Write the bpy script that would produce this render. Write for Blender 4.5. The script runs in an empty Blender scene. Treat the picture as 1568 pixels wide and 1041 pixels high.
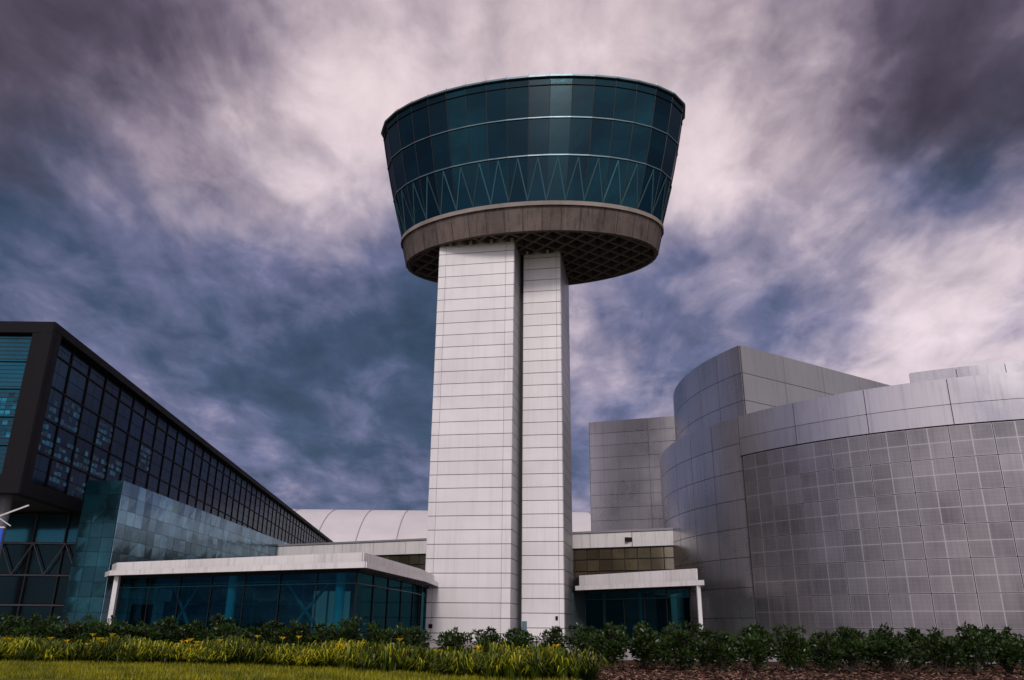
import bpy, math, random
from mathutils import Vector, Matrix, Euler
random.seed(7)
R=random.random
def U(a,b): return a+(b-a)*random.random()

# ------------------------------------------------------------------ node helpers
class NT:
    def __init__(s,nt): s.nt=nt; s.N=nt.nodes; s.L=nt.links
    def n(s,t,**k):
        x=s.N.new(t)
        for a,b in k.items(): setattr(x,a,b)
        return x
    def put(s,sock,v):
        if isinstance(v,bpy.types.NodeSocket): s.L.new(v,sock)
        elif v is not None:
            try: sock.default_value=v
            except Exception: sock.default_value=(v,v,v)
    def math(s,op,a,b=None,c=None,clamp=False):
        x=s.n('ShaderNodeMath',operation=op); x.use_clamp=clamp
        s.put(x.inputs[0],a)
        if b is not None: s.put(x.inputs[1],b)
        if c is not None: s.put(x.inputs[2],c)
        return x.outputs[0]
    def vm(s,op,a,b=None,out=0):
        x=s.n('ShaderNodeVectorMath',operation=op); s.put(x.inputs[0],a)
        if b is not None: s.put(x.inputs[1],b)
        return x.outputs[out]
    def scale(s,a,f):
        x=s.n('ShaderNodeVectorMath',operation='SCALE'); s.put(x.inputs[0],a); s.put(x.inputs['Scale'],f); return x.outputs[0]
    def noise(s,vec,scale,detail=4,rough=.55,dist=0,out='Fac'):
        x=s.n('ShaderNodeTexNoise'); s.put(x.inputs['Vector'],vec)
        x.inputs['Scale'].default_value=scale; x.inputs['Detail'].default_value=detail
        x.inputs['Roughness'].default_value=rough; x.inputs['Distortion'].default_value=dist
        return x.outputs[out]
    def mr(s,v,a,b,c,d,it='LINEAR'):
        x=s.n('ShaderNodeMapRange'); x.interpolation_type=it
        for i,q in enumerate((v,a,b,c,d)): s.put(x.inputs[i],q)
        return x.outputs[0]
    def mix(s,f,a,b,bt='MIX'):
        x=s.n('ShaderNodeMix',data_type='RGBA',blend_type=bt)
        s.put(x.inputs[0],f); s.put(x.inputs[6],a); s.put(x.inputs[7],b); return x.outputs[2]
    def grey(s,f):
        cc=s.n('ShaderNodeCombineXYZ')
        for i in range(3): s.L.new(f,cc.inputs[i])
        return cc.outputs[0]
    def ramp(s,f,st):
        x=s.n('ShaderNodeValToRGB'); e=x.color_ramp.elements
        while len(e)>1: e.remove(e[0])
        e[0].position=st[0][0]; e[0].color=(*st[0][1],1)
        for p,c in st[1:]:
            q=e.new(p); q.color=(*c,1)
        s.put(x.inputs[0],f); return x.outputs[0]
def c4(c): return (c[0],c[1],c[2],1)

def new_mat(name):
    m=bpy.data.materials.new(name); m.use_nodes=True
    t=NT(m.node_tree); t.N.clear()
    out=t.n('ShaderNodeOutputMaterial'); p=t.n('ShaderNodeBsdfPrincipled')
    t.L.new(p.outputs[0],out.inputs[0])
    return m,t,p,out
def rndattr(t):
    a=t.n('ShaderNodeAttribute'); a.attribute_name='rnd'; return a.outputs['Fac']
def surf(name,base,rough=.5,metal=0,rnd=.15,nscale=.6,namt=.2,streak=0,bump=0,bscale=8,alt=None,spec=.5,fine=0):
    m,t,p,o=new_mat(name)
    pos=t.n('ShaderNodeTexCoord').outputs['Object']
    r=rndattr(t)
    col=c4(base)
    if alt: col=t.mix(t.mr(r,0,1,0,1),c4(base),c4(alt))
    n=t.noise(pos,nscale,6,.6)
    f=t.math('ADD',t.mr(r,0,1,1-rnd,1+rnd),t.mr(n,.25,.75,-namt,namt))
    if streak:
        sv=t.vm('MULTIPLY',pos,(2.2,2.2,.12)); sn=t.noise(sv,1.5,5,.6)
        f=t.math('ADD',f,t.mr(sn,.5,.75,0,-streak))
    if fine:
        f=t.math('ADD',f,t.mr(t.noise(pos,bscale,4,.7),.25,.75,-fine,fine))
    f=t.math('MAXIMUM',f,.02)
    col=t.mix(1,col,t.grey(f),'MULTIPLY')
    t.L.new(col,p.inputs['Base Color'])
    t.put(p.inputs['Roughness'],t.math('ADD',rough,t.mr(n,.3,.7,-.08,.08)))
    p.inputs['Metallic'].default_value=metal
    p.inputs['Specular IOR Level'].default_value=spec
    if bump:
        b=t.n('ShaderNodeBump'); b.inputs['Strength'].default_value=bump; b.inputs['Distance'].default_value=.05
        t.L.new(t.noise(pos,bscale,5,.6),b.inputs['Height']); t.L.new(b.outputs[0],p.inputs['Normal'])
    return m
def glass(name,dark,light,tint,rough=.05,thr=(0,1),mixf=.5,wave=.02,ns=.35,nr=(.3,.7),spec=.3):
    m,t,p,o=new_mat(name)
    pos=t.n('ShaderNodeTexCoord').outputs['Object']; r=rndattr(t)
    n=t.noise(pos,ns,4,.6)
    f=t.math('MULTIPLY',t.mr(r,thr[0],thr[1],0,1),t.mr(n,nr[0],nr[1],.15,1.0))
    t.L.new(t.mix(f,c4(dark),c4(light)),p.inputs['Base Color'])
    p.inputs['Roughness'].default_value=.25; p.inputs['Specular IOR Level'].default_value=spec
    g=t.n('ShaderNodeBsdfAnisotropic'); g.inputs['Roughness'].default_value=rough
    t.put(g.inputs['Color'],t.mix(t.math('MULTIPLY',r,t.mr(n,nr[0],nr[1],.4,1)),c4([x*.5 for x in tint]),c4(tint)))
    b=t.n('ShaderNodeBump'); b.inputs['Strength'].default_value=wave*5; b.inputs['Distance'].default_value=.05
    t.L.new(t.noise(pos,.9,2,.5),b.inputs['Height']); t.L.new(b.outputs[0],g.inputs['Normal'])
    mx=t.n('ShaderNodeMixShader'); mx.inputs[0].default_value=mixf
    t.L.new(p.outputs[0],mx.inputs[1]); t.L.new(g.outputs[0],mx.inputs[2]); t.L.new(mx.outputs[0],o.inputs[0])
    return m
def clearglass(name,trans,gl,f=.25):
    m=bpy.data.materials.new(name); m.use_nodes=True; t=NT(m.node_tree); t.N.clear()
    o=t.n('ShaderNodeOutputMaterial'); a=t.n('ShaderNodeBsdfTransparent'); a.inputs[0].default_value=c4(trans)
    g=t.n('ShaderNodeBsdfAnisotropic'); g.inputs['Roughness'].default_value=.04; g.inputs['Color'].default_value=c4(gl)
    pos=t.n('ShaderNodeTexCoord').outputs['Object']
    b=t.n('ShaderNodeBump'); b.inputs['Strength'].default_value=.15; b.inputs['Distance'].default_value=.05
    t.L.new(t.noise(pos,.7,2,.5),b.inputs['Height']); t.L.new(b.outputs[0],g.inputs['Normal'])
    mx=t.n('ShaderNodeMixShader'); mx.inputs[0].default_value=f
    t.L.new(a.outputs[0],mx.inputs[1]); t.L.new(g.outputs[0],mx.inputs[2]); t.L.new(mx.outputs[0],o.inputs[0])
    return m

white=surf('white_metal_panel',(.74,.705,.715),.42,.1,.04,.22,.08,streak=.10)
fascia=surf('fascia_panel',(.76,.72,.71),.5,0,.04,.3,.08,streak=.25)
dark=surf('dark_joint',(.02,.02,.022),.7,0,0,.5,.05)
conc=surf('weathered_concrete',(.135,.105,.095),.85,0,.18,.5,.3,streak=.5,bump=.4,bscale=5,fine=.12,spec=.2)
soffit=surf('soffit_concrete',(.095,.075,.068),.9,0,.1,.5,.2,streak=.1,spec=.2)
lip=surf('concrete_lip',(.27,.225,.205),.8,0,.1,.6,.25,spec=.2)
cabglass=glass('cab_glass',(.001,.006,.012),(.0015,.018,.030),(.012,.10,.14),.07,mixf=.32,wave=.03,ns=.15,spec=.12)
cabmull=surf('cab_mullion',(.003,.006,.009),.5,.0,0,spec=.2)
cabband=surf('cab_band',(.13,.19,.22),.4,.6,0)
strut=surf('truss_strut',(.010,.050,.065),.5,.2,.4,spec=.2)
drumm=surf('brushed_panel',(.56,.535,.55),.30,.9,.05,.22,.09,streak=.2)
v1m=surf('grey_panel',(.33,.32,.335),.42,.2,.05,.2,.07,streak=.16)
roofw=surf('vault_roof_metal',(.68,.64,.65),.5,.1,.03,.08,.08)
frame=surf('dark_frame',(.011,.010,.012),.7,.0,.05,spec=.12)
bglass=glass('blue_curtain_glass',(.001,.005,.011),(.002,.020,.042),(.012,.08,.16),.08,mixf=.36,spec=.12)
bglassf=glass('teal_curtain_glass',(.002,.020,.034),(.004,.06,.10),(.03,.18,.26),.08,mixf=.42,spec=.15)
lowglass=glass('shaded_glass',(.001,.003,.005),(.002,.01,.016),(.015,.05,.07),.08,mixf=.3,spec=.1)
reflglass=surf('teal_reflection_pane',(.004,.06,.11),.4,0,.5,1,.3,alt=(.010,.18,.29),spec=.2)  # reflections in the curtain glass, painted as teal patches
marble=glass('marbled_tile',(.004,.03,.048),(.13,.27,.36),(.36,.64,.82),.14,thr=(0,.9),mixf=.42,wave=.05,ns=.28,nr=(.40,.58))
marble_shaded=glass('marbled_tile_shaded',(.002,.014,.022),(.01,.06,.08),(.03,.13,.18),.12,mixf=.4,wave=.05,ns=.5,nr=(.38,.60),spec=.2)  # same tile for the front face, its shade painted in as darker colours
yglass=glass('amber_glass',(.05,.04,.02),(.2,.16,.08),(.5,.45,.35),.1,mixf=.4)
paint=surf('grey_column_paint',(.12,.12,.14),.5,0,0)
paintd=surf('dark_mullion_paint',(.04,.045,.055),.5,0,0,spec=.2)
whitep=surf('white_column_paint',(.65,.63,.63),.5,0,0)
pavglass=clearglass('pavilion_glass',(.065,.31,.38),(.045,.20,.26),.16)
inter=surf('interior_wall',(.02,.04,.045),.7,0,.3,.4,.5)
interc=surf('interior_column',(.6,.8,.85),.6,0,0)
interd=surf('interior_brace',(.24,.36,.38),.6,0,0)
bluep=surf('blue_banner',(.01,.10,.6),.5,0,0)
concrete_pav=surf('pavement_concrete',(.33,.31,.29),.85,0,.1,.4,.12,bump=.2,fine=.05)

def tilemat():
    m,t,p,o=new_mat('brushed_tile_panel')
    uv=t.n('ShaderNodeUVMap').outputs[0]; sp=t.n('ShaderNodeSeparateXYZ'); t.L.new(uv,sp.inputs[0])
    r=rndattr(t)
    def line(c,k,w):
        fr=t.math('FRACT',t.math('MULTIPLY',c,k)); d=t.math('ABSOLUTE',t.math('SUBTRACT',fr,.5))
        return t.math('GREATER_THAN',d,.5-w)
    big=t.math('MAXIMUM',line(sp.outputs[0],2,.028),line(sp.outputs[1],2,.028))
    s1=t.math('MAXIMUM',line(sp.outputs[0],8,.10),line(sp.outputs[1],8,.10))
    pos=t.n('ShaderNodeTexCoord').outputs['Object']
    cellv=t.vm('FLOOR',t.vm('MULTIPLY',uv,(2,2,1)))
    wn=t.n('ShaderNodeTexWhiteNoise'); wn.noise_dimensions='3D'
    cx=t.n('ShaderNodeCombineXYZ'); t.L.new(r,cx.inputs[2])
    t.L.new(t.vm('ADD',cellv,t.scale(cx.outputs[0],37)),wn.inputs['Vector'])
    f=t.math('ADD',t.mr(r,0,1,.9,1.1),t.mr(wn.outputs[0],0,1,-.09,.09))
    f=t.math('ADD',f,t.mr(t.noise(pos,.3,5,.6),.3,.7,-.2,.2))
    sv=t.vm('MULTIPLY',pos,(2.2,2.2,.1)); f=t.math('SUBTRACT',f,t.mr(t.noise(sv,1.5,4,.6),.5,.75,0,.15))
    f=t.math('SUBTRACT',f,t.math('MULTIPLY',s1,.08))
    col=t.mix(1,(.27,.25,.262,1),t.grey(f),'MULTIPLY')
    col=t.mix(t.math('MULTIPLY',big,.6),col,(.58,.55,.56,1))
    t.L.new(col,p.inputs['Base Color']); p.inputs['Metallic'].default_value=.75; p.inputs['Roughness'].default_value=.31
    return m
tilep=tilemat()

# ------------------------------------------------------------------ mesh builder
class MB:
    def __init__(s): s.v=[]; s.f=[]; s.m=[]; s.r=[]; s.uv=[]; s.mats=[]
    def mi(s,m):
        if m not in s.mats: s.mats.append(m)
        return s.mats.index(m)
    def face(s,pts,mat,r=.5,uv=None):
        b=len(s.v); s.v.extend([tuple(p) for p in pts]); s.f.append(list(range(b,b+len(pts))))
        s.m.append(s.mi(mat)); s.r.append(r)
        s.uv.extend(uv if uv else [(0,0)]*len(pts))
    def hexa(s,a,b,mat,r=.5,uv=None):
        s.face(b,mat,r,uv); s.face(a[::-1],mat,r)
        for i in range(4):
            j=(i+1)%4; s.face([a[i],a[j],b[j],b[i]],mat,r)
    def box(s,x0,x1,y0,y1,z0,z1,mat,r=.5):
        a=[(x0,y0,z0),(x1,y0,z0),(x1,y1,z0),(x0,y1,z0)]; b=[(p[0],p[1],z1) for p in a]; s.hexa(a,b,mat,r)
    def prism(s,poly,z0,z1,mat,r=.5):
        s.face([(x,y,z1) for x,y in poly],mat,r); s.face([(x,y,z0) for x,y in poly][::-1],mat,r)
        for i in range(len(poly)):
            a=poly[i]; b=poly[(i+1)%len(poly)]
            s.face([(a[0],a[1],z0),(b[0],b[1],z0),(b[0],b[1],z1),(a[0],a[1],z1)],mat,r)
    def bar(s,p,q,w,mat,r=.5,h=None):
        p=Vector(p);q=Vector(q); d=(q-p).normalized(); up=Vector((0,0,1)) if abs(d.z)<.95 else Vector((0,1,0))
        a=d.cross(up).normalized()*(w/2); b=d.cross(a).normalized()*((h or w)/2)
        L=[p-a-b,p+a-b,p+a+b,p-a+b]; M=[x+(q-p) for x in L]; s.hexa(L,M,mat,r)
    def cyl(s,p,q,rad,mat,n=16,rad2=None):
        p=Vector(p);q=Vector(q); d=(q-p).normalized(); up=Vector((0,0,1)) if abs(d.z)<.95 else Vector((0,1,0))
        a=d.cross(up).normalized(); b=d.cross(a); rad2=rad if rad2 is None else rad2
        A=[p+(a*math.cos(t)+b*math.sin(t))*rad for t in [2*math.pi*i/n for i in range(n)]]
        B=[q+(a*math.cos(t)+b*math.sin(t))*rad2 for t in [2*math.pi*i/n for i in range(n)]]
        for i in range(n):
            j=(i+1)%n; s.face([A[i],A[j],B[j],B[i]],mat)
        s.face(A[::-1],mat); s.face(B,mat)
    def panels(s,P,us,zs,mat,gap=.02,t0=0,t1=.04,k=1,jit=0,zgap=None,rf=None):
        zg=gap if zgap is None else zgap
        for i in range(len(us)-1):
            for j in range(len(zs)-1):
                u0,u1=us[i]+gap,us[i+1]-gap; z0,z1=zs[j]+zg,zs[j+1]-zg
                r=rf(i,j) if rf else R()
                oo=[t1+U(-jit,jit) for _ in range(4)] if jit else [t1]*4
                for q in range(k):
                    ua=u0+(u1-u0)*q/k; ub=u0+(u1-u0)*(q+1)/k
                    a=P(ua); b=P(ub)
                    def pt(c,z,o): return (c[0]+c[2]*o,c[1]+c[3]*o,z)
                    fa,fb=q/k,(q+1)/k
                    s.hexa([pt(a,z0,t0),pt(b,z0,t0),pt(b,z1,t0),pt(a,z1,t0)],
                           [pt(a,z0,oo[0]),pt(b,z0,oo[1]),pt(b,z1,oo[2]),pt(a,z1,oo[3])],mat,r,
                           [(fa,0),(fb,0),(fb,1),(fa,1)])
    def obj(s,name,parent=None,smooth=False):
        me=bpy.data.meshes.new(name); me.from_pydata(s.v,[],s.f)
        for m in s.mats: me.materials.append(m)
        me.polygons.foreach_set('material_index',s.m)
        at=me.attributes.new('rnd','FLOAT','FACE'); at.data.foreach_set('value',s.r)
        uv=me.uv_layers.new(name='UVMap'); flat=[c for p in s.uv for c in p]; uv.data.foreach_set('uv',flat)
        me.update()
        o=bpy.data.objects.new(name,me); bpy.context.collection.objects.link(o)
        if parent: o.parent=parent
        return o
def empty(name,loc=(0,0,0),rz=0):
    e=bpy.data.objects.new(name,None); bpy.context.collection.objects.link(e); e.location=loc; e.rotation_euler=(0,0,rz); return e
def line(p,q):
    dx,dy=q[0]-p[0],q[1]-p[1]; L=math.hypot(dx,dy); dx/=L; dy/=L
    return (lambda u:(p[0]+dx*u,p[1]+dy*u,dy,-dx)),L
def steps(a,b,n): return [a+(b-a)*i/n for i in range(n+1)]

# ------------------------------------------------------------------ observation tower
T=empty('observation_tower',(1.6,70,0),math.radians(-10))
def shaft(name,x0,x1,y0,y1,ztop,cols,off):
    mb=MB(); mb.box(x0+.05,x1-.05,y0+.05,y1-.05,-.2,ztop,dark)
    zs=[0]; z=off
    while z<ztop: zs.append(z); z+=1.12
    zs.append(ztop)
    Pf,L=line((x0+.05,y0+.05),(x1-.05,y0+.05)); mb.panels(Pf,[0]+cols+[L],zs,white,.012,0,.05,zgap=.026)
    Pr,L2=line((x1-.05,y0+.05),(x1-.05,y1-.05)); mb.panels(Pr,steps(0,L2,3),zs,v1m,.015,0,.05,zgap=.026)  # right faces: shade put into the colour by greyer panels
    Pl,L2=line((x0+.05,y1-.05),(x0+.05,y0+.05)); mb.panels(Pl,steps(0,L2,3),zs,white,.015,0,.05,zgap=.026)
    Pb,L3=line((x1-.05,y1-.05),(x0+.05,y1-.05)); mb.panels(Pb,[0,L3],zs,white,.015,0,.05,zgap=.026)
    mb.obj(name,T)
shaft('elevator_shaft',-7.7,-.7,-4.4,5.0,34.3,[.62,6.15],.55)
shaft('stair_shaft',-.35,3.15,-1.5,5.6,34.3,[3.0],1.0)
mb=MB(); mb.box(-.75,-.3,-.9,4.5,0,34.2,dark); mb.obj('shaft_recess',T)
mb=MB()
mb.box(-.3,.1,-1.58,-1.47,.0,1.5,cabband); mb.box(-7.2,-6.9,-4.47,-4.38,.9,1.2,frame); mb.box(2.4,2.6,-1.57,-1.47,1.6,1.9,frame)
mb.obj('wall_fittings',T)

def ell(a,b,n,ph=0):
    M=2000; pts=[(a*math.cos(2*math.pi*i/M),b*math.sin(2*math.pi*i/M)) for i in range(M+1)]
    acc=[0]
    for i in range(M): acc.append(acc[-1]+math.dist(pts[i],pts[i+1]))
    out=[]
    for k in range(n):
        tgt=acc[-1]*((k+ph)%n)/n
        lo,hi=0,M
        while hi-lo>1:
            md=(lo+hi)//2
            if acc[md]<=tgt: lo=md
            else: hi=md
        out.append(2*math.pi*lo/M)
    return out
NS=36
TH=ell(15.3,7.3,NS,.5)
A0,B0,A1,B1=12.5,6.7,15.35,7.5
Z0,Z1=36.4,49.0
def cabp(th,z,off=0):
    f=(z-Z0)/(Z1-Z0); f2=f+.06*math.sin(f*math.pi); a=A0+(A1-A0)*f2+off; b=B0+(B1-B0)*f2+off
    return (a*math.cos(th),b*math.sin(th),z)
mb=MB()
LV=[36.4,38.7,41.0,42.9,44.8,46.5,48.2,49.0]
for i in range(NS):
    a,b=TH[i],TH[(i+1)%NS]
    if b<a: b+=2*math.pi
    base=R()
    for j in range(7):
        mb.face([cabp(a,LV[j]),cabp(b,LV[j]),cabp(b,LV[j+1]),cabp(a,LV[j+1])],cabglass,min(1,.2+base*.4+R()*.4))
mb.obj('cab_glazing',T)
mb=MB()
for i in range(NS):
    a,b=TH[i],TH[(i+1)%NS]
    for j in range(7): mb.bar(cabp(a,LV[j],.02),cabp(a,LV[j+1],.02),.06,cabmull)
    for z,w,m in ((41.0,.12,cabband),(44.8,.11,cabband),(48.2,.04,cabmull)):
        mb.bar(cabp(a,z,.05),cabp(b,z,.05),.08,m,h=w)
mb.obj('cab_mullions',T)
mb=MB()
for i in range(NS):
    a,b=TH[i],TH[(i+1)%NS]
    if b<a: b+=2*math.pi
    m=(a+b)/2
    mb.bar(cabp(a,36.6,.0),cabp(m,40.8,.0),.11,strut,R()); mb.bar(cabp(m,40.8,.0),cabp(b,36.6,.0),.11,strut,R())
mb.obj('cab_truss',T)
mb=MB()
for i in range(NS):
    a,b=TH[i],TH[(i+1)%NS]
    mb.bar(cabp(a,49.08,.08),cabp(b,49.08,.08),.3,cabband,h=.18)
    p=cabp(a,49.1,-.02); mb.bar(p,(p[0],p[1],49.5),.06,cabband)
    mid=cabp((a+b+ (2*math.pi if b<a else 0))/2,49.1,-.02); mb.bar(mid,(mid[0],mid[1],49.35),.05,cabband)
mb.face([cabp(t_,49.15,-.1) for t_ in TH],frame)
mb.obj('cab_roof',T)
mb=MB()
RT=ell(12.4,6.6,72,.5)
def ep(t,a,b,z): return (a*math.cos(t),b*math.sin(t),z)
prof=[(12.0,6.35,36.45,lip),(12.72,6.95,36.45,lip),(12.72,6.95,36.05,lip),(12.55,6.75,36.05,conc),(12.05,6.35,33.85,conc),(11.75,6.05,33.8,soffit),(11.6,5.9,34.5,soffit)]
for i in range(72):
    a,b=RT[i],RT[(i+1)%72]
    rr=random.Random(i//2).random()
    for q in range(len(prof)-1):
        p0,p1=prof[q],prof[q+1]
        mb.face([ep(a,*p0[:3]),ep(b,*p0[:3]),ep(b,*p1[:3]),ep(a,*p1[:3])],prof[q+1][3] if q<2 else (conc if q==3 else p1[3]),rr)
    if i%2==0:
        mb.bar(ep(a,12.57,6.77,36.05),ep(a,12.07,6.37,33.86),.05,dark)
mb.face([ep(t_,11.9,6.2,34.45) for t_ in RT][::-1],frame)
mb.obj('concrete_ring',T)
mb=MB()
a_,b_=11.6,5.95
for s in (1,-1):
    d=Vector((math.cos(s*math.radians(45)),math.sin(s*math.radians(45)))); nn=Vector((-d.y,d.x))
    o=-13
    while o<13:
        c=nn*o
        A=(d.x/a_)**2+(d.y/b_)**2; B=2*(c.x*d.x/a_**2+c.y*d.y/b_**2); C=(c.x/a_)**2+(c.y/b_)**2-1
        D=B*B-4*A*C
        if D>0:
            t0=(-B-D**.5)/2/A; t1=(-B+D**.5)/2/A
            p=c+d*t0; q=c+d*t1; zc=34.14+(.006 if s>0 else 0)
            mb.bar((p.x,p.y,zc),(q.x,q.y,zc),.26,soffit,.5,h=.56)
        o+=1.35
mb.obj('soffit_waffle',T)

# ------------------------------------------------------------------ curved museum building (right)
D_=empty('museum_drum_building')
CX,CY=44.5,80.5
def arc(r,c=(CX,CY)):
    return lambda u:(c[0]+r*math.cos(math.radians(u)),c[1]+r*math.sin(math.radians(u)),math.cos(math.radians(u)),math.sin(math.radians(u)))
mb=MB()
circ=lambda r,a0,a1,n:[(CX+r*math.cos(math.radians(t)),CY+r*math.sin(math.radians(t))) for t in steps(a0,a1,n)]
mb.prism(circ(28.9,0,360,144)[:-1],0,17.95,dark)
mb.obj('drum_core',D_)
mb=MB()
zs=[0,1.9,4.2,6.5,8.8,11.1,13.4,15.7,18.0]
mb.panels(arc(28.9),[160,167,174,181,188,195,202,209],zs,drumm,.07,0,.12,k=5,zgap=.022)
mb.panels(arc(28.9),[209]+steps(220,308,8),[14.65,16.1,18.0],drumm,.05,0,.12,k=8,zgap=.018)
mb.obj('smooth_cladding',D_)
mb=MB()
mb.panels(arc(28.9),steps(209.25,305,18),[.0]+steps(1.2,14.6,6),tilep,.05,0,.06,k=4,zgap=.022,jit=0)
mb.obj('tile_cladding',D_)
mb=MB()
core=circ(27.15,207.2,95,60); end=(48.9,86.4)
mb.prism(core+[end],15,24.9,dark)
mb.panels(arc(27.15),[100]+steps(116,207.15,13),[15,17.4,19.9,22.4,25.0],drumm,.06,0,.08,k=3,zgap=.022)
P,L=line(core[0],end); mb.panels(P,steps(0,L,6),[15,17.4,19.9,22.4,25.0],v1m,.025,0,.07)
mb.obj('upper_theatre_volume',D_)
mb=MB()
sec=circ(26.9,237,330,50); mb.prism(sec+[(CX,CY)],17.9,19.2,dark)
mb.panels(arc(26.9),steps(237,330,14),[17.95,19.35],drumm,.05,0,.07,k=4)
mb.obj('roof_ring',D_)
V=empty('grey_box_building')
mb=MB(); poly=[(9.65,97.5),(30,89.7),(37,108),(16,116)]
mb.prism(poly,0,24.9,dark)
P,L=line(poly[0],poly[1]); mb.panels(P,steps(0,L,3),[0]+steps(1.0,25.0,16),drumm,.02,0,.06,zgap=.02)
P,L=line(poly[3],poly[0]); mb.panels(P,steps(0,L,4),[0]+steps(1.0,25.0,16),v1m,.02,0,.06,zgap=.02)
mb.obj('panel_walls',V)

# ------------------------------------------------------------------ link building behind the tower
K=empty('link_building')
P,L=line((-31,101.7),(15.8,78.6))
def offs(P,u,o): a=P(u); return (a[0]+a[2]*o,a[1]+a[3]*o)
def slab2(mb,Pf,u0,u1,o0,o1,z0,z1,m):
    mb.prism([offs(Pf,u0,o0),offs(Pf,u0,o1),offs(Pf,u1,o1),offs(Pf,u1,o0)],z0,z1,m)
mb=MB()
slab2(mb,P,0,L,-6,0,0,5.2,v1m); slab2(mb,P,0,L,-6,-.25,5.2,8.5,dark); slab2(mb,P,0,L,-6,-.02,8.5,9.95,dark); slab2(mb,P,0,L,-6.1,.15,9.95,10.15,v1m)
mb.panels(P,steps(0,L,12),[8.5,9.93],fascia,.03,-.02,.06)
mb.panels(P,steps(0,L,40),[5.25,6.3,7.4,8.45],yglass,.05,-.25,-.15)
mb.obj('link_walls',K)
mb=MB()
for u in (36.0,47.5):
    a=offs(P,u,.1); mb.box(a[0]-.35,a[0]+.35,a[1]-.15,a[1]+.1,9.0,9.4,frame)
mb.obj('wall_vents',K)

# ------------------------------------------------------------------ vaulted hangar
H=empty('vaulted_hangar')
mb=MB(); cy=258;ry=42;rz=34.9
def vp(x,t,o=0): return (x,cy-(ry+o)*math.cos(t),(rz+o)*math.sin(t))
ts=steps(0,math.pi,40)
for i in range(40): mb.face([vp(-75,ts[i]),vp(90,ts[i]),vp(90,ts[i+1]),vp(-75,ts[i+1])],dark)
for e in (-75,90): mb.face([vp(e,t) for t in ts],v1m)
for k in range(15):
    x0=-75+k*11; x1=x0+11; r=R()
    for i in range(40):
        mb.face([vp(x0+.1,ts[i],.15),vp(x1-.1,ts[i],.15),vp(x1-.1,ts[i+1],.15),vp(x0+.1,ts[i+1],.15)],roofw,r)
    for i in range(40): mb.bar(vp(x1,ts[i],.22),vp(x1,ts[i+1],.22),.22,v1m)
mb.obj('vault_roof',H)

# ------------------------------------------------------------------ dark glass building (left)
G=empty('dark_glass_building')
c0=(-31.6,52.0); c1=(-43.9,207.0)
ZB,ZT=8.95,20.4
P,L=line(c0,c1)
mb=MB()
mb.prism([(-75,52.4),(c0[0]-.3,52.4),(c1[0]-.3,207),(-90,207)],ZB+.05,ZT-.1,dark)
slab2(mb,P,-.25,L,-.4,.35,ZT-.55,ZT,frame); slab2(mb,P,-.25,L,-.4,.35,ZB-.2,ZB+.7,frame)
slab2(mb,P,-.25,1.0,-.45,.33,ZB+.7,ZT-.55,frame)
PF,LF=line((-75,52),(c0[0]+.33,52))
slab2(mb,PF,0,LF-.02,-.4,.27,ZT-.8,ZT-.003,frame); slab2(mb,PF,0,LF-.02,-.4,.27,ZB-.197,ZB+1.0,frame)
slab2(mb,PF,LF-1.35,LF-.01,-.38,.25,ZB+1.0,ZT-.8,frame)
mb.obj('frame',G)
mb=MB()
BW=3.15; n=int((L-1.2)/BW)
us=[1.0+BW*i for i in range(n+1)]; zm=[ZB+.7,ZB+2.9,ZB+5.2,ZB+7.5,ZB+9.7,ZT-.55]
for i in range(n):
    for j in range(len(zm)-1):
        base=R()*.6
        for a in range(2):
            for b in range(2):
                u0=us[i]+BW*a/2; z0=zm[j]+(zm[j+1]-zm[j])*b/2
                mb.panels(P,[u0,u0+BW/2],[z0,z0+(zm[j+1]-zm[j])/2],bglass,.02,-.3,-.2,rf=lambda *_:min(1,base+R()*.4))
    if i<9:
        for j in (0,1,2):
            if R()<.85-.07*i-.25*(j==2):
                lo_,hi_=random.choice([(0,4),(0,3),(1,4)])
                for a in range(5):
                    for b in range(lo_,hi_):
                        if R()<.65:
                            u0=us[i]+.25+a*.56; z0=zm[j]+.2+b*.5
                            mb.panels(P,[u0,u0+.48],[z0,z0+U(.2,.38)],reflglass,.0,-.2,-.185)
nF=int((LF-1.4)/2.6)
for i in range(nF):
    for j in range(5):
        u1=LF-1.4-2.6*i; z0=ZB+1+j*1.92
        mb.panels(PF,[u1-2.6,u1],[z0,z0+1.92],bglassf,.05,-.3,-.2)
        if 0<j<3:
            for a in range(6):
                for b in range(4):
                    if R()<.6: mb.panels(PF,[u1-2.5+a*.4,u1-2.5+a*.4+.33],[z0+.15+b*.42,z0+.45+b*.42],reflglass,0,-.2,-.185)
        for b in range(6):
            mb.panels(PF,[u1-2.55,u1-.05],[z0+.2+b*.29,z0+.23+b*.29],dark,0,-.19,-.16)
mb.obj('curtain_wall',G)
mb=MB()
for i,u in enumerate(us): slab2(mb,P,u-.04,u+.04,-.3,-.1,ZB+.7,ZT-.55,frame)
for z in zm[1:-1]: slab2(mb,P,1,L,-.3,-.12,z-.05,z+.05,frame)
mb.obj('facade_mullions',G)
mb=MB()
mb.box(-75,-30.2,62.5,63,0,ZB-.2,inter)
for i in range(18):
    x=-31-i*2.4; mb.box(x-.05,x+.05,62.2,62.5,0,ZB-.2,paintd)
for z in (2.2,4.3,6.6): mb.box(-75,-30.2,62.15,62.45,z-.05,z+.05,paint)
for i in range(17):
    x=-31.1-i*2.4
    for z0,z1 in ((.1,2.1),(2.3,4.2),(4.4,6.5),(6.7,8.6)):
        mb.box(x-2.2,x,62.35,62.48,z0,z1,bglassf if (R()<.12 and z0>4) else lowglass,R()*.6)
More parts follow.
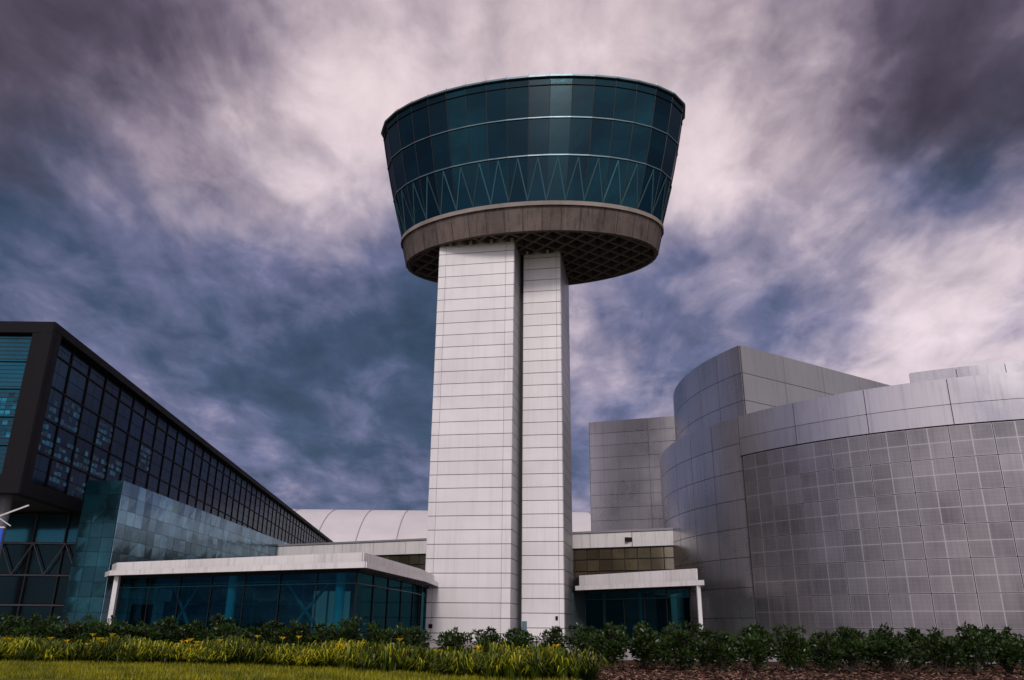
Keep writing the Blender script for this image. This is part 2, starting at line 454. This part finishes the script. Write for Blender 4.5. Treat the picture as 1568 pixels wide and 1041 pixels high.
for i in range(6):
    x=-32-i*2.4; mb.bar((x,62.1,4.3),(x-1.2,62.1,6.6),.06,paint); mb.bar((x-1.2,62.1,6.6),(x-2.4,62.1,4.3),.06,paint)
mb.obj('ground_floor_glazing',G)
mb=MB()
for x,y in ((-33.1,53.6),(-41,53.6),(-49,53.6)): mb.cyl((x,y,0),(x,y,ZB-.1),.38,paint,20)
mb.obj('support_columns',G)

W=empty('marbled_tile_wall')
mb=MB(); mb.box(-30.6,-28.0,58.6,108,0,10.7,dark)
P,L=line((-28.0,58.6),(-28.0,108))
mb.panels(P,steps(0,L,38),[0]+steps(.7,10.74,10),marble,.012,0,.05,jit=.018)
P,L=line((-30.62,58.6),(-28.0,58.6)); mb.panels(P,steps(0,L,3),[0]+steps(.7,10.74,10),marble_shaded,.012,0,.05,jit=.014)
mb.obj('stone_tiles',W)

# ------------------------------------------------------------------ entrance pavilions
def inset(poly,d):
    n=len(poly); out=[]
    for i in range(n):
        a=Vector(poly[i-1]);b=Vector(poly[i]);c=Vector(poly[(i+1)%n])
        d1=(b-a).normalized(); d2=(c-b).normalized()
        n1=Vector((-d1.y,d1.x)); n2=Vector((-d2.y,d2.x))
        k=1+n1.dot(n2); out.append(tuple(b+(n1+n2)*(d/k)))
    return out
def pavilion(name,poly,zb,steps_,glass_edges,interior,bay,colpts):
    E=empty(name); mb=MB()
    for (d,z0,z1,m) in steps_: mb.prism(inset(poly,d+.06),z0,z1,dark if m is fascia else m)
    for (d,z0,z1,m) in steps_:
        if m is not fascia: continue
        q=inset(poly,d+.06)
        for e in glass_edges:
            P,L=line(q[e],q[(e+1)%len(q)]); mb.panels(P,steps(0,L,max(1,round(L/3.2))),[z0,z1],fascia,.014,0,.06,zgap=.0)
    mb.obj('roof_slab',E)
    g=inset(poly,.9); mb=MB(); fr=MB()
    for e in glass_edges:
        P,L=line(g[e],g[(e+1)%len(g)]); n=max(1,round(L/bay))
        for i,(u,v_) in enumerate(zip(steps(0,L,n),steps(0,L,n)[1:])):
            a,b=P(u),P(v_); j1,j2=U(-.01,.01),U(-.01,.01)
            mb.face([(a[0],a[1]+j1,.12),(b[0],b[1]+j1,.12),(b[0],b[1]+j2,zb),(a[0],a[1]+j2,zb)],pavglass,R())
        for u in steps(0,L,n):
            a=offs(P,u,.03); fr.bar((*a,0),(*a,zb),.055,frame)
        fr.bar((*offs(P,0,.03),zb-.75),(*offs(P,L,.03),zb-.75),.05,strut)
        fr.bar((*offs(P,0,.03),.1),(*offs(P,L,.03),.1),.12,frame,h=.2)
        fr.bar((*offs(P,0,.1),zb-.08),(*offs(P,L,.1),zb-.08),.1,frame,h=.16)
    mb.obj('glazing',E); fr.obj('glazing_frame',E)
    ib=MB(); interior(ib); ib.obj('interior',E)
    cb=MB()
    for x,y,w in colpts: cb.box(x-w/2,x+w/2,y-w/2,y+w/2,0,zb,whitep)
    cb.obj('columns',E)
lp=[(-26.6,55.9),(-7.8,45.5),(-5.9,59.5),(-5.2,78),(-27.9,78),(-27.9,58)]
def int_l(ib):
    q=inset(lp,5.0)
    Pq,L=line(q[0],q[1])
    ib.prism([offs(Pq,-1,0),offs(Pq,-1,-.3),offs(Pq,L-1,-.3),offs(Pq,L-1,0)],0,3.9,inter)
    Pc,Lc=line(inset(lp,1.25)[0],inset(lp,1.25)[1])
    for u in (9.9,Lc-.9):
        a=offs(Pc,u,0); ib.cyl((*a,0),(*a,4),.27,interc,14)
    for u in (1.2,4.4,7.4,12.6):
        a=offs(Pc,u,-.5); ib.box(a[0]-.7,a[0]+.7,a[1]-.05,a[1]+.05,0,U(2.2,3.4),frame)
    for u0,u1 in ((13.9,17.2),(4.0,6.4)):
        for za,zc in ((.2,3.4),(3.4,.2)):
            ib.bar((*offs(Pc,u0,-.5),za),(*offs(Pc,u1,-.5),zc),.13,interd)
    for k in range(7):
        a=offs(Pq,1+k*2.1,.3); ib.box(a[0]-.05,a[0]+.05,a[1]-.05,a[1]+.05,0,3.9,interd)
    ib.bar((*offs(Pq,0,.3),2.3),(*offs(Pq,L-1,.3),2.3),.1,interd)
    ib.bar((*offs(Pc,.5,-.3),3.45),(*offs(Pc,Lc-.5,-.3),3.45),.10,interd)
    ib.box(-12,-6.6,64,64.2,0,3.9,inter)
pavilion('entrance_pavilion',lp,4.0,[(.0,4.0,4.32,fascia),(.35,4.32,4.85,fascia)],[0,1,2,5],int_l,2.9,[(-26.2,56.3,.3),])
rp=[(5.5,70.8),(13.9,60.0),(14.9,68),(14.9,80),(5.5,80)]
def int_r(ib):
    ib.box(5,14,73.5,73.8,0,3.9,inter)
    for x in (8,11): ib.cyl((x,71.5,0),(x,71.5,3.9),.15,interd,12)
pavilion('side_pavilion',rp,4.0,[(.0,4.0,4.35,fascia),(.35,4.35,5.2,fascia)],[0,1],int_r,2.2,[(13.6,60.7,.26)])

S=empty('banner_sign',(-18.9,30,0)); mb=MB()
mb.cyl((-.6,0,0),(-.6,0,5.2),.07,whitep,12); mb.box(-.45,.52,-.03,.03,3.0,4.2,bluep)
mb.bar((-.6,0,4.25),(.55,0,4.25),.05,whitep); mb.bar((-.6,0,4.3),(1.25,0,5.05),.05,whitep); mb.bar((.2,0,4.62),(.75,0,4.3),.03,whitep)
mb.obj('banner_parts',S)

# ------------------------------------------------------------------ ground
def groundmat(name,c1,c2,c3,sc,bump=.6,bs=30):
    m,t,p,o=new_mat(name); pos=t.n('ShaderNodeTexCoord').outputs['Object']
    n=t.noise(pos,sc,8,.65); n2=t.noise(pos,sc*14,4,.7)
    col=t.ramp(t.math('ADD',t.math('MULTIPLY',n,.55),t.math('MULTIPLY',n2,.45)),[(.32,c1),(.5,c2),(.68,c3)])
    t.L.new(col,p.inputs['Base Color']); p.inputs['Roughness'].default_value=.95; p.inputs['Specular IOR Level'].default_value=.15
    b=t.n('ShaderNodeBump'); b.inputs['Strength'].default_value=bump; b.inputs['Distance'].default_value=.05
    t.L.new(t.noise(pos,bs,5,.7),b.inputs['Height']); t.L.new(b.outputs[0],p.inputs['Normal']); return m
lawnm=groundmat('lawn_soil',(.04,.06,.006),(.10,.115,.01),(.18,.17,.015),.5)
mulchm=groundmat('bark_mulch',(.018,.008,.005),(.06,.026,.016),(.13,.06,.04),1.2,1,22)
def sheet(name,poly,z,m,r=.5):
    mb=MB(); mb.face([(x,y,z) for x,y in poly],m,r); return mb.obj(name)
sheet('ground',[(-1500,-1500),(1500,-1500),(1500,1500),(-1500,1500)],0,lawnm)
sheet('plaza_pavement',[(-80,29.5),(80,29.5),(80,130),(-80,130)],.004,concrete_pav)
bed=[(1.0,12),(1.3,15.5),(1.8,17.5),(1.2,20),(-2,22.6),(-8,24.0),(-40,25.2),(-40,29.4),(60,29.4),(60,12)]
sheet('mulch_bed',bed,.008,mulchm)
mb=MB(); chip=surf('bark_chip',(.09,.04,.025),.9,0,.6,3,.3,alt=(.22,.12,.08))
for i in range(10000):
    x=U(1.4,18); y=U(16.5,25)
    if y<20 and x<1.9: continue
    p=Vector((x,y,U(.015,.05))); a=U(0,6.28); l=U(.02,.065); w=U(.008,.022); d=Vector((math.cos(a),math.sin(a),U(-.4,.4)))*l; e=Vector((-math.sin(a),math.cos(a),U(-.5,.5)))*w
    mb.face([p-d-e,p+d-e,p+d+e,p-d+e],chip,R())
mb.obj('bark_chips')

def leafmat(name,c1,c2,tr=.25,rough=.45,cm=None):
    m,t,p,o=new_mat(name); r=rndattr(t)
    pos=t.n('ShaderNodeTexCoord').outputs['Object']; f=t.math('ADD',t.math('MULTIPLY',r,.85),t.mr(t.noise(pos,.9,3,.6),.3,.7,-.12,.25),clamp=True)
    col=t.ramp(f,[(0,c1),(.5,cm),(1,c2)]) if cm else t.mix(f,c4(c1),c4(c2))
    t.L.new(col,p.inputs['Base Color']); p.inputs['Roughness'].default_value=rough
    p.inputs['Specular IOR Level'].default_value=.3
    tl=t.n('ShaderNodeBsdfTranslucent'); t.L.new(col,tl.inputs[0]); mx=t.n('ShaderNodeMixShader'); mx.inputs[0].default_value=tr
    t.L.new(p.outputs[0],mx.inputs[1]); t.L.new(tl.outputs[0],mx.inputs[2]); t.L.new(mx.outputs[0],o.inputs[0]); return m
bladem=leafmat('daylily_leaf',(.008,.018,.002),(.60,.53,.012),.2,cm=(.10,.135,.005))
grassm=leafmat('grass_blade',(.035,.06,.004),(.42,.37,.010),.2)
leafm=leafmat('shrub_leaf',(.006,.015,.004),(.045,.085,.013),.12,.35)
stemm=surf('shrub_stem',(.05,.035,.025),.9)
flow=surf('yellow_petal',(.95,.62,.015),.5,0,.1)

def front(x):
    pts=[(-40,24.6),(-17,23.3),(-8,22.6),(-4.8,21.4),(-2.3,19.6),(-1.0,18.3),(.4,17.2),(1.3,17.4),(2.0,18.6)]
    for (a,b),(c,d) in zip(pts,pts[1:]):
        if a<=x<=c: return b+(d-b)*(x-a)/(c-a)
    return 19
mb=MB()
for i in range(45000):
    x=U(-18,1.4); y=U(16.4,25)
    if y>front(x)+.3 : continue
    h=U(.05,.12); a=U(0,6.28); w=.008; dx,dy=math.cos(a)*w,math.sin(a)*w; lx,ly=U(-.05,.05),U(-.05,.05)
    q=.5+.3*math.sin(x*2.3+math.sin(y*3))*math.sin(y*2.1+x)
    mb.face([(x-dx,y-dy,0),(x+dx,y+dy,0),(x+lx,y+ly,h)],grassm,max(0,min(1,q+U(-.35,.35))))
mb.obj('lawn_grass')
mb=MB(); fl=MB(); cnt=0
while cnt<1150:
    x=U(-20,1.8); y=U(17.2,26.4)
    f=front(x)
    if y<f+.25*math.sin(x*2.7) or y>f+3.2+.4*math.sin(x*1.3) or (x>1.1 and y>20.5): continue
    cnt+=1; hh=U(.26,.58)*(1+.15*math.sin(x*2.1+y)); tone=U(-.25,.28)+.3*(math.sin(x*1.1+2*math.sin(y*1.3))*.5+.5)
    for k in range(24):
        a=U(0,6.283); reach=U(.12,.58); h=hh*U(.5,1.12); w=U(.012,.023); d=Vector((math.cos(a),math.sin(a),0)); s=Vector((-d.y,d.x,0))*w
        b=Vector((x+U(-.07,.07),y+U(-.07,.07),0)); r=max(0,min(1,tone+U(0,.6)))
        droop=U(.1,.6)
        P1=b+d*reach*.22+Vector((0,0,h*.62)); P2=b+d*reach*.6+Vector((0,0,h)); P3=b+d*reach+Vector((0,0,h*(1-droop)))
        mb.face([b-s,b+s,P1+s,P1-s],bladem,r*.2); mb.face([P1-s,P1+s,P2+s*.8,P2-s*.8],bladem,r*.9); mb.face([P2-s*.8,P2+s*.8,P3],bladem,min(1,r+.1))
mb.obj('daylily_bed')
for i in range(34):
    x=U(-14,1.5); y=front(x)+U(.0,1.0); z=U(.38,.68); c=Vector((x,y,z))
    fl.bar((x,y,.1),(x,y,z),.012,bladem)
    for k in range(6):
        a=k*math.pi/3+U(-.2,.2); d=Vector((math.cos(a),math.sin(a),0)); s=Vector((-d.y,d.x,0))*.028
        fl.face([c,c+d*.05+s+Vector((0,0,.06)),c+d*.10+Vector((0,0,.07)),c+d*.05-s+Vector((0,0,.06))],flow,R())
fl.obj('daylily_flowers')

def shrubmesh(seed):
    rd=random.Random(seed); mb=MB()
    cl=[]
    for i in range(13):
        a=rd.uniform(0,6.28); rr=rd.uniform(.05,.42); z=rd.uniform(.25,.76); cl.append((Vector((rr*math.cos(a),rr*math.sin(a),z)),rd.uniform(.15,.25)))
    for i in range(7):
        a=rd.uniform(0,6.28); rr=rd.uniform(0,.4); cl.append((Vector((rr*math.cos(a),rr*math.sin(a),rd.uniform(.78,1.06))),rd.uniform(.04,.12)))
    for c,r in cl:
        mb.cyl((0,0,0),(c.x*.5,c.y*.5,c.z*.5),.02,stemm,5,.014); mb.cyl((c.x*.5,c.y*.5,c.z*.5),tuple(c),.014,stemm,5,.005)
        n=int(30+2300*r*r)
        tone=rd.uniform(-.25,.3)
        for k in range(n):
            d=Vector((rd.gauss(0,1),rd.gauss(0,1),rd.gauss(.15,1))).normalized(); p=c+d*r*rd.uniform(.45,1.15)
            if p.z<.06: continue
            l=rd.uniform(.04,.068); w=l*.42
            out=(d+Vector((rd.gauss(0,.5),rd.gauss(0,.5),rd.uniform(0,.9)))).normalized()
            s=out.cross(Vector((rd.gauss(0,1),rd.gauss(0,1),rd.gauss(0,1)))).normalized()*w
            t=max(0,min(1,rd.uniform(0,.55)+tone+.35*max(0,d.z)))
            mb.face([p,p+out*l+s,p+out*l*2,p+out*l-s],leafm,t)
    o=mb.obj('shrub'); me=o.data; bpy.data.objects.remove(o); return me
SM=[shrubmesh(s) for s in range(8)]
def shrub(x,y,s,sz=None):
    o=bpy.data.objects.new('shrub',random.choice(SM)); bpy.context.collection.objects.link(o)
    o.location=(x,y,0); o.rotation_euler=(U(-.06,.06),U(-.06,.06),U(0,6.28)); o.scale=(s*U(.88,1.15),s*U(.88,1.15),(sz or s)*U(.82,1.12))
x=2.6
while x<19:
    shrub(x,22.2+U(-.35,.35)-.04*(x-3),U(.86,1.15),.96); x+=U(.70,1.05)
x=2.9
while x<21:
    shrub(x,24.6+U(-.3,.3),U(.95,1.15),.94); x+=U(.7,1.0)
x=-21
while x<2.6:
    shrub(x,27.0+U(-.2,.2) if x<-3 else 25.6+U(-.2,.2),U(.95,1.15),.98 if x<-3.2 else 1.0); x+=U(.7,.9) if x<-3.2 else U(.8,1.2)

# ------------------------------------------------------------------ world
w=bpy.data.worlds.new("World"); bpy.context.scene.world=w; w.use_nodes=True
t=NT(w.node_tree); t.N.clear()
out=t.n('ShaderNodeOutputWorld')
SE,SR=math.radians(38),math.radians(183)
sky=t.n('ShaderNodeTexSky'); sky.sky_type='NISHITA'; sky.sun_disc=False; sky.sun_elevation=SE; sky.sun_rotation=SR
bg1=t.n('ShaderNodeBackground'); bg1.inputs[1].default_value=.07; t.L.new(sky.outputs[0],bg1.inputs[0])
dirv=t.n('ShaderNodeTexCoord').outputs['Generated']
sp=t.n('ShaderNodeSeparateXYZ'); t.L.new(dirv,sp.inputs[0])
den=t.math('ADD',t.math('MAXIMUM',sp.outputs[2],0),.22)
pl=t.n('ShaderNodeCombineXYZ'); t.L.new(t.math('DIVIDE',sp.outputs[0],den),pl.inputs[0]); t.L.new(t.math('DIVIDE',sp.outputs[1],den),pl.inputs[1])
v1=t.vm('ADD',t.vm('MULTIPLY',pl.outputs[0],(2.0,.95,1)),(5.3,2.7,.4))
n1=t.noise(v1,1.1,4,.5,.5); n2=t.noise(v1,2.6,5,.55,.4)
n3=t.noise(t.vm('MULTIPLY',pl.outputs[0],(1.8,1.25,1)),5.0,6,.58,.35)
n4=t.noise(t.vm('MULTIPLY',pl.outputs[0],(1.5,1.2,1)),2.4,4,.5,.3)
wn=t.noise(dirv,3.2,5,.6,0,'Color'); wn=t.vm('SUBTRACT',wn,(.5,.5,.5)); wd=t.vm('NORMALIZE',t.vm('ADD',dirv,t.scale(wn,.30)))
blobs=[(-.28,.90,.20,.22),(.05,.90,.22,.22),(-.306,.59,.30,.10),(.318,.678,.26,.075),(.455,.42,.32,.08),(.64,.44,.38,.09),
(-.70,.66,.24,.09),(-.40,.37,.22,.12),(-.20,.70,.16,.12),(.139,.26,.22,.10),(.36,.56,.20,.08),(.28,.86,.18,.12),(.62,.3,.22,.11),(-.18,.1,.12,.1),(.60,.68,.18,.08),(-.66,.36,.12,.1),
(-.54,.613,-.24,.11),(-.76,.84,-.26,.17),(.76,.90,-.22,.18),(.525,.56,-.24,.10),(.70,.58,-.04,.10),(-.232,.20,-.24,.14),(-.141,.38,-.14,.12),
(.29,.40,-.22,.08),(-.6,.44,-.16,.10),(-.21,.50,-.16,.09),(.5,.78,-.12,.08)]
tot=None
for A,E,amp,s in blobs:
    v=Vector((A,1,E)).normalized()
    d=t.vm('DOT_PRODUCT',wd,tuple(v),out=1)
    q=t.mr(d,math.cos(s*2.4),1.0,0,amp,'SMOOTHSTEP')
    tot=q if tot is None else t.math('ADD',tot,q)
val=t.math('ADD',tot,.44)
val=t.math('ADD',val,t.mr(n1,.25,.75,-.22,.22)); val=t.math('ADD',val,t.mr(n2,.25,.75,-.20,.20)); val=t.math('ADD',val,t.mr(n3,.25,.75,-.12,.12))
# soft shoulder: keep variation inside the brightest and darkest cloud instead of clipping flat
val=t.mr(val,-.15,1.15,0,1,'SMOOTHSTEP')
back_boost=t.mr(sp.outputs[1],-.05,-.8,0,1,'SMOOTHSTEP')  # unseen sky behind the camera, brightness added to light the front faces
val=t.math('ADD',val,t.math('MULTIPLY',back_boost,.45),clamp=True)
lo=t.ramp(val,[(0,(.026,.052,.092)),(.25,(.060,.090,.170)),(.5,(.155,.165,.295)),(.75,(.37,.325,.44)),(1,(.80,.67,.72))])
hi=t.ramp(val,[(0,(.050,.038,.058)),(.25,(.11,.087,.128)),(.5,(.235,.19,.25)),(.75,(.46,.375,.43)),(1,(.82,.68,.71))])
hf=t.math('ADD',sp.outputs[2],t.math('MULTIPLY',t.math('ABSOLUTE',sp.outputs[0]),.24))
hf=t.math('ADD',hf,t.mr(n4,.3,.7,-.06,.06))
col=t.mix(t.mr(hf,.46,.66,0,1,'SMOOTHSTEP'),lo,hi)
tex=t.math('MULTIPLY',t.mr(n3,.25,.75,.84,1.12),t.mr(n4,.25,.75,.86,1.12))
col=t.mix(1,col,t.grey(tex),'MULTIPLY')
col=t.mix(1,col,t.mix(back_boost,(1,1,1,1),(1.65,1.78,1.70,1)),'MULTIPLY')
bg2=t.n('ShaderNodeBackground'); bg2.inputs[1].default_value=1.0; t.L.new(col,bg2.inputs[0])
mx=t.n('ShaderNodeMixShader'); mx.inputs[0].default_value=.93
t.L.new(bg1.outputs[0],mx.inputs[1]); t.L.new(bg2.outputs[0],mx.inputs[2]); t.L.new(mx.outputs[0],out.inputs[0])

sl=bpy.data.lights.new('sun','SUN'); sl.energy=1.5; sl.angle=math.radians(12); sl.color=(1,.95,.91)
so=bpy.data.objects.new('sun',sl); bpy.context.collection.objects.link(so)
az=SR; ds=Vector((math.sin(az)*math.cos(SE),math.cos(az)*math.cos(SE),math.sin(SE)))
so.rotation_euler=(-ds).to_track_quat('-Z','Y').to_euler()

cam=bpy.data.cameras.new('camera'); cam.lens=28.4; cam.sensor_width=36; cam.clip_end=5000
co=bpy.data.objects.new('camera',cam); bpy.context.collection.objects.link(co)
M=Matrix.Rotation(math.radians(90+19.6),4,'X')@Matrix.Rotation(math.radians(.61),4,'Z'); M.translation=(0,0,1.0)
co.matrix_world=M; bpy.context.scene.camera=co
sc=bpy.context.scene; sc.view_settings.view_transform='Standard'; sc.view_settings.look='None'; sc.view_settings.exposure=0
